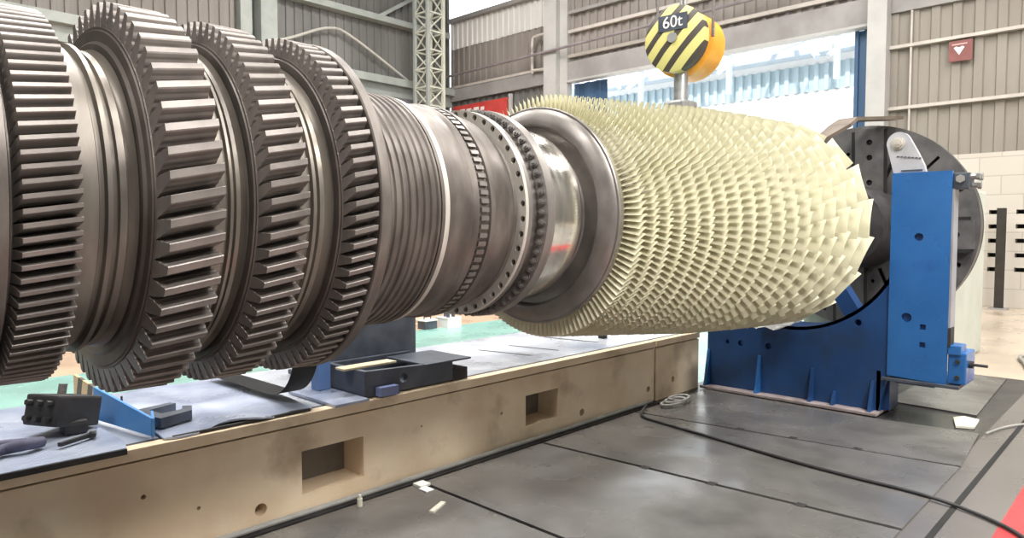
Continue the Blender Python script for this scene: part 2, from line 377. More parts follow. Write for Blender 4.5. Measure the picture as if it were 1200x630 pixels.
b = B(); lathe(b, [(2.80, .36), (2.80, .395), (2.912, .395), (2.918, .402), (2.920, .485), (2.902, .492), (2.896, .502), (2.898, .515), (2.906, .535), (2.920, .560), (2.936, .583), (2.944, .588), (2.946, .598), (2.952, .602), (2.962, .602), (2.968, .592), (2.985, .588), (2.985, .36)], 160); obj('compressor_end_disc', b, M_flange, rot, smooth=30)
# --- compressor
NR = 18
wts = [.105 + .135 * (k / (NR - 1)) ** 1.15 for k in range(NR)]
tot = sum(wts); XS, XE = 2.985, 6.12
xs = [XS]
for w_ in wts: xs.append(xs[-1] + w_ * (XE - XS) / tot)
def tipr(x):
    pts = [(2.9, .672), (3.3, .708), (4.0, .768), (4.5, .812), (5.2, .848), (5.8, .868), (6.3, .882)]
    for (a, p), (c, q) in zip(pts, pts[1:]):
        if x <= c: return p + (q - p) * (x - a) / (c - a)
    return pts[-1][1]
def hubr(x): return .585 - .10 * max(0, (x - 3.0) / 3.1)
b = B()
lathe(b, [(2.97, .36), (2.97, .585)] + [(x_, hubr(x_)) for x_ in xs[:-1]] + [(6.14, .48), (6.16, .44), (6.16, .2)], 96)
obj('compressor_drum', b, M_hub, rot, smooth=30)
b = B(); lathe(b, [(6.15, .2), (6.15, .42), (6.24, .40), (6.3, .36), (6.5, .34), (6.98, .34), (7.0, .30), (7.9, .30), (7.92, .42), (8.1, .42), (8.1, .2)], 96); obj('front_shaft', b, M_black, rot, smooth=30)
STAG = 1
NB = [126, 124, 121, 118, 114, 110, 106, 101, 96, 90, 82, 70, 58, 46, 37, 29, 23, 18]
BL = []
def blade_mesh(x0, x1, n, k):
    xm = (x0 + x1) / 2; rh, rt = hubr(xm) - .01, tipr(xm)
    tk = k / (NR - 1); sm = 30 + 33 * tk ** .8; axw = min((x1 - x0) * .66, 2 * PI * rt / n * (1.12 - .16 * tk) / math.tan(math.radians(sm)))
    bm = B(); NS = 5; rings = []
    for s in range(NS):
        t = s / (NS - 1)
        st = math.radians(sm - 5 + 9 * t) * STAG
        ch = axw / math.cos(math.radians(sm)) * (1.0 + .03 * t)
        camb = .10 * (1 - .4 * t); th = .085 * (1 - .5 * t)
        up, lo = [], []
        for j in range(6):
            c = j / 5; yc = camb * ch * 4 * c * (1 - c); tt = th * ch * (math.sqrt(c) * (1 - c) * 1.5 + .09)
            up.append(((c - .5) * ch, yc + tt / 2)); lo.append(((c - .5) * ch, yc - tt / 2))
        row = []
        for u, v in up + lo[::-1]:
            row.append(bm.verts.new((u * math.cos(st) - v * math.sin(st), u * math.sin(st) + v * math.cos(st), rh + (rt - rh) * t)))
        rings.append(row)
    m = len(rings[0])
    for p_, q_ in zip(rings, rings[1:]):
        for i in range(m): bm.faces.new((p_[i], p_[(i + 1) % m], q_[(i + 1) % m], q_[i]))
    bm.faces.new(rings[0][::-1]); bm.faces.new(rings[-1]); bmesh.ops.recalc_face_normals(bm, faces=bm.faces)
    me = bpy.data.meshes.new('compressor_blade'); bm.to_mesh(me); bm.free(); me.materials.append(M_blade)
    for p_ in me.polygons: p_.use_smooth = True
    me.set_sharp_from_angle(angle=math.radians(50))
    return me, xm, rh, rt, ch
for k in range(NR):
    n = NB[k]
    me, xm, rh, rt, ch = blade_mesh(xs[k], xs[k + 1], n, k)
    for i in range(n):
        ph = 2 * PI * (i + .5 * (k % 2) + .11 * k) / n
        M = Matrix.Translation((xm, D, az(xm))) @ Matrix.Rotation(ph, 4, 'X')
        c = M @ Vector((0, 0, rt)); nrm = M.to_3x3() @ Vector((0, 0, 1)); v = CAM - c; dd = v.length
        tipshow = 1.0 if k >= NR - 2 else .45
        BL.append((me, M, ch * (rt - rh) * tipshow / dd ** 2 * max(0, nrm.dot(v / dd) + .1)))
BL.sort(key=lambda t: -t[2]); rest = B()
for i, (me, M, imp) in enumerate(BL):
    if i < 100:
        o = bpy.data.objects.new('compressor_blade', me); COL.objects.link(o); o.parent = rot
        o.matrix_basis = Matrix.Translation(-W[rot]) @ M
    else:
        t = bmesh.new(); t.from_mesh(me); t.transform(M); tm = bpy.data.meshes.new('tmp'); t.to_mesh(tm); t.free()
        rest.from_mesh(tm); bpy.data.meshes.remove(tm)
obj('compressor_blades', rest, M_blade, rot, kind='stuff', smooth=50)

# ================================================================== LATHE HEADSTOCK WITH FACEPLATE
XF, RF = 8.62, 1.15
hs = root('lathe_headstock', 'big lathe headstock with round dark faceplate behind the blue steady rest', 'lathe', (9.3, D, 0))
b = B(); ZF = az(XF)
outer = circle_pts(D, ZF, RF, 96)
holes = [circle_pts(D + r_ * math.cos(a_), ZF + r_ * math.sin(a_), .022, 10) for r_ in (.62, .86) for a_ in [PI / 8 + PI / 4 * j + .19 for j in range(8)]]
def slot(a_, r0, r1, w_):
    c, s = math.cos(a_), math.sin(a_)
    return [(D + r * c - q * s, ZF + r * s + q * c) for r, q in ((r0, -w_), (r1, -w_), (r1, w_), (r0, w_))]
slots = [slot(PI / 8 + PI / 4 * j, .50, 1.06, .022) for j in range(8)] + [slot(PI / 4 * j + .0, .82, 1.06, .016) for j in range(8)]
plate(b, outer, holes + slots, fX(XF), .10)
fp = obj('faceplate', b, M_face, hs)
b = B(); lathe(b, [(XF + .09, .2), (XF + .09, RF - .015), (XF + .24, RF - .015), (XF + .26, RF - .05), (XF + .26, .2)], 96); obj('faceplate_rim', b, M_black, fp, smooth=30)
for j in range(4):
    a_ = PI / 2 + PI / 2 * j - .02; b = B(); c, s = math.cos(a_), math.sin(a_)
    T = lambda r, q: (D + r * c - q * s, ZF + r * s + q * c)
    plate(b, [T(.36, -.05), T(1.10, -.05), T(1.10, .25), T(.36, .25)], [circle_pts(*T(r_, .10), .032, 12) for r_ in (.50, .78, .95)], fX(XF - .10), .10)
    jw = obj('chuck_jaw', b, M_face, hs)
    b = B()
    for r_ in (.50, .78, .95):
        p = T(r_, .10); hexa(b, (XF - .06, p[0], p[1]), (1, 0, 0), .030, .05, 12); hexa(b, (XF - .075, p[0], p[1]), (1, 0, 0), .015, .03, 6)
    obj('socket_screw', b, M_black, jw)
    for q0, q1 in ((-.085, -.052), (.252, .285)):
        b = B(); plate(b, [T(.36, q0), T(1.08, q0), T(1.08, q1), T(.36, q1)], [], fX(XF - .104), .006); obj('jaw_slot_shade', b, M_pit, hs)
b = B(); lathe(b, [(XF - .5, .1), (XF - .5, .40), (XF - .1, .46), (XF + .02, .46), (XF + .02, .1)], 48); obj('drive_coupling', b, M_black, hs, smooth=30)
b = B(); box(b, XF + .26, 11.2, D - .75, D + .75, 0, 2.15, .04); box(b, XF + .5, 11.2, D - .55, D + .55, 2.14, 2.35, .04); obj('headstock_body', b, M_cab, hs)
# bent driving dog bolted to the rim
b = B(); path = [(8.66, 2.34, 2.86), (7.98, 2.62, 2.80), (7.72, 2.62, 2.70), (7.40, 2.86, 2.44)]
P0, P1, P2, P3 = [Vector(p) for p in path]
for p, q, w1, w2 in ((P0, P1, .10, .13), (P1, P2, .13, .15), (P2, P3, .15, .03)):
    d = (q - p).normalized(); s = Vector((.45, .85, .05)).normalized(); n_ = d.cross(s).normalized() * .018
    vs = [p - s * w1, p + s * w1, q + s * w2, q - s * w2]
    lo_ = [b.verts.new(v - n_) for v in vs]; hi_ = [b.verts.new(v + n_) for v in vs]
    b.faces.new(lo_[::-1]); b.faces.new(hi_)
    for i in range(4): b.faces.new((lo_[i], lo_[(i + 1) % 4], hi_[(i + 1) % 4], hi_[i]))
obj('bent_guard_strip', b, mat('brown steel strip', (.12, .095, .075), (.18, .145, .115), rough=.5, metal=.2), hs, label='bent brown steel strip')

# ================================================================== STEADY REST
sr = root('steady_rest', 'tall blue steady rest with grey pivot arm standing right of the cream compressor blades', 'machine stand', (6.85, 2.4, 0))
AZ = az(6.8); RA = .955
arc = []
for k in range(25):
    a_ = math.radians(208 + (325 - 208) * k / 24)
    arc.append((D + RA * math.cos(a_), AZ + RA * math.sin(a_)))
b = B()
outer = [(3.50, 0.03), (1.87, 0.03), (1.80, .36), (1.80, arc[0][1])] + [p for p in arc if p[0] < 3.42] + [(3.50, arc[20][1] + .02)]
hl = [circle_pts(y, z, r, 14) for y, z, r in ((3.28, .50, .022), (3.14, .50, .03), (2.86, .50, .03), (2.05, .80, .03))]
plate(b, outer, hl, fX(6.62), .06); obj('saddle_plate', b, M_bluedk, sr, label='dark blue saddle plate')
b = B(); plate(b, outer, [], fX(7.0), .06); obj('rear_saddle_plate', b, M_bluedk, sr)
b = B()
for p, q in zip(arc, arc[1:]):
    if q[0] < 3.45:
        vs = [(6.62, *p), (6.62, *q), (7.06, *q), (7.06, *p)]
        d = Vector((0, p[0] - D, p[1] - AZ)).normalized() * .03
        lo_ = [b.verts.new(v) for v in vs]; hi_ = [b.verts.new(Vector(v) + d) for v in vs]
        b.faces.new(lo_); b.faces.new(hi_[::-1])
        for i in range(4): b.faces.new((lo_[i], lo_[(i + 1) % 4], hi_[(i + 1) % 4], hi_[i]))
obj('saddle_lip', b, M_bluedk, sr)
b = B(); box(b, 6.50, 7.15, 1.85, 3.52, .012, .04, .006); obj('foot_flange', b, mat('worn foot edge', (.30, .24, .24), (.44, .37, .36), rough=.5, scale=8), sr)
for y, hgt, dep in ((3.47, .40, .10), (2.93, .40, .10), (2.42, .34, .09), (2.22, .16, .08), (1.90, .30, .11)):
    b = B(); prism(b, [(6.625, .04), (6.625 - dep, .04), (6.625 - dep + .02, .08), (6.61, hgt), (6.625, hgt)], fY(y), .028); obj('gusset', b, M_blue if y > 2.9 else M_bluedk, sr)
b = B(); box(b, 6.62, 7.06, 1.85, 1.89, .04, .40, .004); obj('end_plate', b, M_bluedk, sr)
# column
b = B(); hl = [circle_pts(1.585, 1.56, .034, 18), circle_pts(1.66, .88, .04, 18)] + [[(y - .022, z - .022), (y + .022, z - .022), (y + .022, z + .022), (y - .022, z + .022)] for y, z in ((1.535, .81), (1.535, .66))]
plate(b, [(1.80, .37), (1.355, .35), (1.355, 2.10), (1.80, 2.10)], hl, fX(6.60), .03)
cm = obj('column', b, M_blue, sr)
b = B(); box(b, 6.63, 6.75, 1.40, 1.755, .37, 2.03); obj('column_core', b, M_bluedk, cm)
b = B(); box(b, 6.605, 6.76, 1.338, 1.354, .69, 1.95); obj('guide_strip', b, mat('guide strip grey', (.24, .25, .28), (.32, .33, .36), rough=.4), cm, label='pale grey guide strip')
b = B(); box(b, 6.57, 7.1, 1.26, 1.84, .325, .352, .004); obj('column_foot', b, M_trayblue, sr)
b = B(); box(b, 6.66, 7.0, 1.45, 1.75, .30, .325); box(b, 6.70, 6.96, 1.80, 1.86, .04, .36); obj('column_bracket', b, M_bluedk, sr)
b = B(); box(b, 6.60, 6.72, 1.332, 1.352, .66, .82); obj('dark_socket', b, M_black, cm)
b = B(); box(b, 6.62, 6.95, 1.22, 1.352, .36, .62, .012); box(b, 6.60, 6.80, 1.255, 1.352, .60, .68, .01); gb = obj('feed_gearbox', b, M_blue, sr)
b = B(); hexa(b, (6.72, 1.22, .52), (0, -1, 0), .03, .03, 12); hexa(b, (6.72, 1.19, .52), (0, -1, 0), .012, .10, 8); hexa(b, (6.62, 1.28, .42), (-1, 0, 0), .018, .025, 6); hexa(b, (6.62, 1.28, .55), (-1, 0, 0), .018, .025, 6); obj('feed_screw', b, M_black, gb)
# pivot arm with pin
b = B(); q = []
for k in range(13):
    a_ = math.radians(200 - 190 * k / 12); q.append((1.745 - .10 * math.cos(a_), 2.275 + .085 * math.sin(a_)))
q = [(1.80, 2.10)] + [(1.768 + .092 * math.cos(t_), 2.352 + .098 * math.sin(t_)) for t_ in [math.radians(-5 + 155 * k / 14) for k in range(15)]] + [(1.62, 2.27), (1.57, 2.16), (1.54, 2.04), (1.79, 2.04)]
prism(b, q, fX(6.633), .06); am = obj('pivot_arm', b, M_grey, sr, label='pale grey pivot arm')
b = B(); hexa(b, (6.633, 1.768, 2.352), (-1, 0, 0), .052, .015, 24); hexa(b, (6.620, 1.768, 2.352), (-1, 0, 0), .034, .02, 24); hexa(b, (6.603, 1.768, 2.352), (-1, 0, 0), .014, .012, 12); obj('pivot_pin', b, M_bright, am)
b = B()
for k in range(7): box(b, 6.626, 6.634, 1.59 + k * .028, 1.608 + k * .028, 2.215 + k * .004, 2.223 + k * .004)
box(b, 6.626, 6.634, 1.58, 1.74, 2.115, 2.125); obj('engraved_scale', b, M_trayblue, am)
b = B(); box(b, 6.62, 6.80, 1.24, 1.355, 1.95, 2.08, .01); cl = obj('clamp_bracket', b, M_trayblue, sr)
for dx, z in ((6.66, 2.05), (6.72, 1.98), (6.77, 2.05)):
    b = B(); hexa(b, (dx, 1.26, z), (0, -1, 0), .022, .06, 8); hexa(b, (dx, 1.20, z), (0, -1, 0), .032, .025, 6); obj('clamp_bolt', b, M_galv, cl)
b = B(); hexa(b, (6.66, 1.30, 2.03), (-1, 0, 0), .024, .05, 8); hexa(b, (6.61, 1.30, 2.03), (-1, 0, 0), .034, .02, 6); obj('clamp_bolt', b, M_galv, cl)
for a_ in (math.radians(238), math.radians(302), math.radians(90)):        # rollers that carry the shaft
    if a_ > 2: 
        b = B(); r0, r1 = .345, .94; c, s = math.cos(a_), math.sin(a_)
        bar(b, (6.84, D + (r0 + .22) * c, AZ + (r0 + .22) * s), (6.84, D + r1 * c, AZ + r1 * s), .16, .14); ra = obj('roller_arm', b, M_bluedk, sr)
        b = B(); bar(b, (6.74, D + (r0 + .10) * c, AZ + (r0 + .10) * s), (6.94, D + (r0 + .10) * c, AZ + (r0 + .10) * s), .10, n=24); obj('roller', b, M_bright, ra)
b = B()
gx = 6.25
grid = []
for i in range(13):
    row = []
    for j in range(4):
        y = 2.52 + .04 * i; z = .70 + .016 * math.sin(i * 1.3 + j) + .01 * j + .0014 * (i - 6) ** 2
        row.append((6.30 + .105 * j, y, z + .012))
    grid.append(row)
vs = [[b.verts.new(p) for p in r_] for r_ in grid]
for i in range(12):
    for j in range(3): b.faces.new((vs[i][j], vs[i + 1][j], vs[i + 1][j + 1], vs[i][j + 1]))
bmesh.ops.solidify(b, geom=b.faces[:], thickness=.02)
obj('rag', b, M_cloth, label='white rag draped on the blue steady rest saddle under the blade tips', cat='rag', smooth=60)

# ================================================================== THE BED (long concrete beam)
bed = root('machine_bed', 'long stained buff concrete bed beam with square recesses running behind the floor plates', 'machine bed', (2.5, 4.2, 0))
BY = 3.57
b = B()
rects = [(2.03, 2.447, .11, .36), (3.913, 4.30, .125, .358)]
hl = [[(x0, z0), (x1, z0), (x1, z1), (x0, z1)] for x0, x1, z0, z1 in rects]
for x_, z_, r_ in ((1.782, .096, .035), (4.61, .10, .032), (3.653, .273, .012), (5.62, .13, .03), (6.06, .16, .03), (1.19, .33, .012), (1.45, .20, .010), (2.9, .33, .008)):
    hl.append(circle_pts(x_, z_, r_, 16))
plate(b, [(-2.0, .0), (5.715, .0), (5.715, .505), (-2.0, .505)], [h for h in hl if max(p[0] for p in h) < 5.7], fY(BY), .22)
plate(b, [(5.745, .0), (6.56, .0), (6.56, .505), (5.745, .505)], [h for h in hl if min(p[0] for p in h) > 5.75], fY(BY), .22)
obj('front_face', b, M_bed, bed)
b = B(); box(b, -2.0, 5.72, BY - .012, BY + .07, .517, .575, .004); box(b, 5.74, 6.56, BY - .012, BY + .07, .517, .575, .004); obj('edge_course', b, M_bed, bed)
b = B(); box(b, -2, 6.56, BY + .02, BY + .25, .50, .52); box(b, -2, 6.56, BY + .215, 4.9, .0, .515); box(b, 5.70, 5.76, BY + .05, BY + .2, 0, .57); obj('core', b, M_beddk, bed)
b = B(); box(b, -2, 6.56, BY + .105, 4.9, .515, .572); obj('bed_top', b, M_bedtop, bed, label='worn pale grey bed top')
b = B(); tube(b, [(-2, BY - .05, .028), (2.5, BY - .05, .026), (5.6, BY - .045, .03)], .016); obj('base_conduit', b, M_hose, bed)
b = B(); box(b, -2, 6.56, BY + .07, BY + .105, .515, .573); obj('edge_angle', b, M_black, bed, label='dark steel angle along the top edge')
b = B(); box(b, -2, 5.7, BY - .10, BY, .0, .012); obj('base_strip', b, M_black, bed)
for (xa, ya), (xb, yb) in (((4.234, 4.43), (4.346, 3.90)), ((4.597, 4.40), (4.697, 3.90)), ((5.2, 4.5), (5.3, 3.92))):
    b = B(); prism(b, [(xa - .018, ya), (xb - .018, yb), (xb + .018, yb), (xa + .018, ya)], fZ(.570), .003); obj('bed_slot', b, M_black, bed)

def flat(name, pts, z, t, m, label, cat, group=None, bev=.0, org=None):
    b = B(); prism(b, pts, fZ(z), t)
    c = sum((Vector((p[0], p[1], 0)) for p in pts), Vector()) / len(pts)
    return obj(name, b, m, None, label, cat, group, origin=(c.x, c.y, z))
# sheets lying on the bed
bp0 = flat('bed_plate', [(-1.2, 3.50), (1.10, 3.50), (1.13, 3.62), (1.13, 4.78), (-1.2, 4.78)], .575, .030, M_tread, 'plain blue-grey steel plate on the bed under the black block, farthest left', 'steel plate')
b = B(); n = 14; vs = []
for i in range(n + 1):
    x_ = 1.30 + (2.12 - 1.30) * i / n
    row = []
    for j in range(5):
        y_ = (3.60 - .03 * math.sin(i * .9)) + (4.85 - 3.6) * j / 4
        row.append(b.verts.new((x_ + .10 * (j / 4), y_, .588 + (.022 * max(0, math.sin((i - 4) * .55)) if j == 0 else 0) + (.006 if j == 1 else 0))))
    vs.append(row)
for i in range(n):
    for j in range(4): b.faces.new((vs[i][j], vs[i + 1][j], vs[i + 1][j + 1], vs[i][j + 1]))
lo_ = [[b.verts.new(v.co - Vector((0, 0, .010))) for v in r_] for r_ in vs]
for i in range(n):
    for j in range(4): b.faces.new((lo_[i][j], lo_[i][j + 1], lo_[i + 1][j + 1], lo_[i + 1][j]))
rim = [(i, 0) for i in range(n + 1)] + [(n, j) for j in range(1, 5)] + [(i, 4) for i in range(n - 1, -1, -1)] + [(0, j) for j in range(3, 0, -1)]
for (a, c), (e, f) in zip(rim, rim[1:] + rim[:1]): b.faces.new((vs[a][c], lo_[a][c], lo_[e][f], vs[e][f]))
tp0 = obj('tread_plate', b, M_tread, None, 'silvery tread plate with a wavy front edge on the bed beneath the toothed discs', 'steel plate', smooth=40, origin=(1.7, 4.2, .58))
b = B(); prism(b, [(1.34, 3.60), (2.10, 3.60), (2.12, 3.68), (1.36, 3.68)], fZ(.577), .002); box(b, 1.34, 2.1, 3.585, 3.60, .577, .592); obj('edge_shadow_strip', b, M_black, tp0)  # black strip stands in for the shadow gap below the front edge
flat('base_plate', [(2.235, 3.54), (2.47, 3.54), (2.47, 4.08), (2.235, 4.08)], .577, .016, M_tread, 'pale plate on the bed between the black curved strap and slate tray', 'steel plate')

b = B(); box(b, -1.2, 1.10, 3.492, 3.499, .5755, .602); obj('plate_edge', b, M_black, bp0, label='dark plate edge')  # thin black strip along the plate's front edge
# blue bent guard with hazard stripes
gr = root('blue_wedge_plate', 'bright blue folded plate with a hazard-striped end standing on the bed at left', 'guard plate', (1.22, 4.05, .59))
b = B(); p0, p1 = Vector((1.205, 3.66, .592)), Vector((1.155, 4.52, .592))
def quadslab(bm, a, c, h0, h1, t):
    n_ = (c - a).cross(Vector((0, 0, 1))).normalized() * t
    vs = [a, c, c + Vector((0, 0, h1)), a + Vector((0, 0, h0))]
    lo_ = [bm.verts.new(v) for v in vs]; hi_ = [bm.verts.new(v + n_) for v in vs]
    bm.faces.new(lo_[::-1]); bm.faces.new(hi_)
    for i in range(4): bm.faces.new((lo_[i], lo_[(i + 1) % 4], hi_[(i + 1) % 4], hi_[i]))
mid = p0.lerp(p1, .66)
quadslab(b, p0 + Vector((.06, 0, 0)), mid, .09, .175, .014)
quadslab(b, p0 + Vector((.06, -.01, 0)), p0 + Vector((.10, .12, 0)), .09, .10, .012)
obj('blue_web', b, M_blueplate, gr)
b = B(); quadslab(b, mid, p1, .175, .205, .016)
obj('striped_end', b, stripe_mat('hazard stripes', (.1, .95, .32), .145, (.72, .50, .26), (.10, .07, .05), .55), gr, label='end painted in tan and dark stripes')

# clamp beside the plate
cp = root('c_clamp', 'dark hooked steel clamp lying against the blue folded plate on the tread plate', 'clamp', (1.42, 3.9, .60))
b = B(); prism(b, [(1.34, 3.74), (1.52, 3.80), (1.56, 3.90), (1.52, 3.93), (1.49, 3.86), (1.38, 3.84), (1.36, 3.96), (1.52, 4.02), (1.50, 4.06), (1.33, 4.02), (1.30, 3.88)], fZ(.603), .05); obj('jaw_body', b, M_trayblue, cp)
b = B(); bar(b, (1.31, 3.90, .63), (1.33, 4.30, .635), .014, n=10); bar(b, (1.33, 4.29, .59), (1.33, 4.29, .68), .006, n=6); obj('screw', b, M_black, cp)

# black gear block and pile beside it
kb = root('black_valve_block', 'tilted black machine block with bolted end resting on the far left plate', 'machine block', (.93, 4.1, .60))
b = B(); box(b, -.13, .13, -.10, .10, -.075, .075, .012); bmesh.ops.transform(b, matrix=Matrix.Translation((.98, 4.02, .70)) @ Matrix.Rotation(.5, 4, 'Z') @ Matrix.Rotation(.22, 4, 'Y'), verts=b.verts); obj('block_body', b, M_black, kb)
Mb = Matrix.Translation((.98, 4.02, .70)) @ Matrix.Rotation(.5, 4, 'Z') @ Matrix.Rotation(.22, 4, 'Y')
for y_ in (-.06, 0, .06):
    for z_ in (-.04, .035):
        b = B(); hexa(b, Mb @ Vector((-.13, y_, z_)), Mb.to_3x3() @ Vector((-1, 0, 0)), .015, .03, 6); obj('end_bolt', b, M_black, kb)
b = B(); hexa(b, Mb @ Vector((.05, .08, .075)), Mb.to_3x3() @ Vector((0, 0, 1)), .02, .05, 8); obj('top_bolt', b, M_bolt, kb)
b = B(); box(b, .95, 1.06, 3.90, 4.0, .591, .66, .02); obj('block_foot', b, M_black, kb)
rg = [('Blue grey',)]
b = B(); tube(b, smooth_path([(.50, 3.72, .620), (.60, 3.70, .625), (.68, 3.76, .622), (.76, 3.74, .63), (.83, 3.78, .62)]), .026, 8); tube(b, smooth_path([(.54, 3.82, .617), (.66, 3.84, .625), (.78, 3.83, .618)]), .022, 8)
obj('bundled_strap', b, mat('purple strap', (.07, .07, .12), (.13, .13, .20), rough=.7, scale=14), None, 'dark purple lifting strap bundled in front of the black block', 'strap', smooth=60, origin=(.75, 3.77, .6))
b = B(); bar(b, (.88, 3.70, .612), (1.04, 3.78, .612), .020, .018); bar(b, (1.03, 3.755, .612), (1.05, 3.81, .612), .03, .018); obj('wrench', b, M_black, None, 'flat dark wrench beside the purple strap, left end of the bed', 'tool', origin=(.95, 3.78, .6))

for o_ in COL.objects:
    if o_.name in ('black_valve_block', 'bundled_strap', 'wrench'): o_.location.z += .0145
# curved black strap standing behind the discs
b = B(); pts = []
for k in range(15):
    a_ = math.radians(-90 - 85 * k / 14); pts.append((3.94 + .30 * math.cos(a_), .93 + .30 * math.sin(a_)))
prof = [(4.75, .625), (4.3, .628)] + pts + [(3.635, 1.10)]
rows = [[b.verts.new((x_, y_, z_)) for x_ in (2.03, 2.19)] for y_, z_ in prof]
for r_, s_ in zip(rows, rows[1:]): b.faces.new((r_[0], r_[1], s_[1], s_[0]))
bmesh.ops.solidify(b, geom=b.faces[:], thickness=.03)
obj('curved_cradle_shoe', b, M_rubber, None, 'black curved shoe lying on the bed and sweeping up at its front end', 'cradle shoe', smooth=40, origin=(2.0, 3.9, .6))
# blue post
bp_ = root('blue_post', 'short upright blue post between black curved shoe and slate tray', 'post', (2.40, 3.98, .594))
b = B(); box(b, 2.36, 2.45, 3.93, 4.02, .594, .86, .006); obj('post_body', b, mat('pale blue paint', (.08, .16, .36), (.12, .21, .42), rough=.5), bp_)
b = B(); box(b, 2.34, 2.47, 3.91, 4.04, .86, .875, .003); obj('post_cap', b, M_blue, bp_)
# slate tray with recess and port
tr = root('slate_tray', 'slate grey open steel tray with a round port on the bed under the rotor', 'machine tray', (2.8, 3.9, .577))
b = B(); plate(b, [(2.48, .585), (3.20, .585), (3.20, .715), (2.48, .745)], [circle_pts(2.78, .665, .032, 18)], fY(3.60), .04)
obj('tray_front', b, M_trayblue, tr)
b = B(); box(b, 3.16, 3.20, 3.64, 4.06, .585, .72, .004); box(b, 2.48, 3.20, 4.06, 4.10, .585, .735, .004); box(b, 2.48, 2.52, 3.64, 4.06, .585, .745, .004); box(b, 2.5, 3.18, 3.63, 4.07, .577, .60); obj('tray_wall', b, M_trayblue, tr)
b = B(); box(b, 2.95, 3.36, 3.585, 4.02, .715, .728, .003); obj('tray_ledge', b, M_trayblue, tr)
b = B(); box(b, 3.2, 3.34, 3.60, 4.0, .577, .66, .004); obj('tray_foot', b, M_black, tr)
b = B(); box(b, 2.56, 2.70, 3.545, 3.60, .582, .64, .004); obj('lug', b, mat('periwinkle paint', (.17, .21, .40), (.22, .26, .45), rough=.5), tr, label='periwinkle blue lug')
b = B(); box(b, 2.40, 2.80, 3.70, 3.80, .745, .76, .004); obj('timber_strip', b, M_yel, None, 'pale timber strip lying across the slate tray', 'timber', origin=(2.6, 3.8, .745))
pb = root('support_block', 'dark slate support pedestal under the seal drum, behind the slate tray', 'pedestal', (3.0, 4.3, .577))
b = B(); box(b, 2.60, 3.30, 4.12, 4.60, .60, 1.02, .01); obj('pedestal_body', b, M_trayblue, pb)
b = B(); box(b, 2.55, 3.36, 4.105, 4.66, .577, .61, .006); obj('pedestal_foot', b, M_trayblue, pb)
b = B(); box(b, 3.10, 3.24, 4.112, 4.12, .66, .70); obj('maker_plate', b, M_grey, pb)
b = B(); bar(b, (5.55, 4.05, .577), (5.55, 4.05, .62), .045, n=12); bar(b, (5.55, 4.05, .62), (5.55, 4.05, .645), .028, n=8); obj('plug', b, M_black, None, 'small dark plug standing on the bed top under the compressor', 'plug', origin=(5.55, 4.05, .572), smooth=30)

# ================================================================== FLOOR PLATES ETC.
PL = [([(1.10, 3.44), (1.15, 1.03), (2.74, 1.03), (2.78, 3.44)], 'oily dark floor plate at the bottom edge, nearest the camera'),
      ([(2.81, 3.44), (2.77, 1.03), (4.09, 1.03), (3.945, 3.44)], 'dark floor plate at bottom centre, second plate from the camera'),
      ([(3.98, 3.44), (4.125, 1.03), (5.485, 1.03), (5.20, 3.44)], 'dark floor plate crossed by the black cable, left of the blue steady rest plate'),
      ([(5.23, 3.44), (5.46, 1.40), (5.52, 1.03), (6.52, 1.10), (6.45, 1.8), (6.47, 3.44)], 'dark floor plate in front of the blue steady rest foot'),
      ([(7.22, 1.95), (7.16, 1.23), (9.2, 1.32), (9.2, 1.95)], 'grey floor plate under the overhanging blue column')]
for pts, lab in PL:
    n_ = len(pts)
    flat('floor_plate', pts, .001, .013, M_plate, lab, 'floor plate', 'steel plates covering the pit floor')
# lifting notches on the seams
k = 0
for (xa, ya), (xb, yb), ts in (((3.963, 3.4), (4.11, 1.03), (.35, .55, .78)), ((5.25, 3.3), (5.51, 1.03), (.34, .52, .72))):
    for t_ in ts:
        k += 1
        x_, y_ = xa + (xb - xa) * t_, ya + (yb - ya) * t_
        b = B(); box(b, x_ - .03, x_ + .03, y_ - .028, y_ + .028, .013, .0162)
        obj('lifting_tab', b, M_black, None, 'black lifting tab on the ' + ('nearer' if xa < 5 else 'farther') + ' long floor seam' + (', nearest the bed', ', middle of three', ', farthest from the bed')[(k - 1) % 3], 'lifting tab', 'black tabs on floor plate seams', origin=(x_, y_, .013))
flat('paper_sheet', [(6.92, 1.36), (6.62, 1.28), (6.68, 1.16), (6.98, 1.18), (7.02, 1.30)], .004, .018, M_white, 'white paper packet lying on the floor right of the blue steady rest', 'paper')
b = B(); tube(b, smooth_path([(5.35, 3.42, .05), (5.10, 3.30, .028), (5.02, 3.02, .026), (4.92, 2.5, .026), (4.80, 1.9, .026), (4.75, 1.5, .026), (4.72, 1.1, .026), (4.64, .8, .016), (4.45, .55, .014), (4.1, .38, .014), (3.6, .25, .014)]), .0115, 8)
obj('floor_cable', b, M_rubber, None, 'long black cable snaking over the floor plates to the lower right', 'cable', smooth=60, origin=(4.8, 2, .014))
b = B(); cpts = []
for k in range(30):
    a_ = k * .55; cpts.append((5.62 + .16 * math.cos(a_) + .006 * k, 3.33 + .07 * math.sin(a_), .034 + .0012 * k))
tube(b, cpts, .013, 8); obj('coiled_hose', b, M_hose, None, 'small grey hose coiled on the floor at the bed joint', 'hose', smooth=60, origin=(5.7, 3.33, .02))
b = B(); tube(b, smooth_path([(6.55, 1.06, .014), (6.9, .98, .012), (7.3, .80, .012), (7.9, .60, .012), (8.6, .35, .012)]), .009, 6); obj('thin_hose', b, M_hose, None, 'thin pale hose across the floor at the right edge by the paper', 'hose', smooth=60, origin=(7.2, .8, .01))
b = B(); box(b, 2.72, 2.80, 3.36, 3.44, .014, .03, .003); box(b, 2.70, 2.76, 3.28, 3.36, .014, .022, .003); obj('scrap_shim', b, M_cloth, None, 'pale metal shim scrap on the floor at the bed foot', 'scrap', origin=(2.76, 3.36, .014))
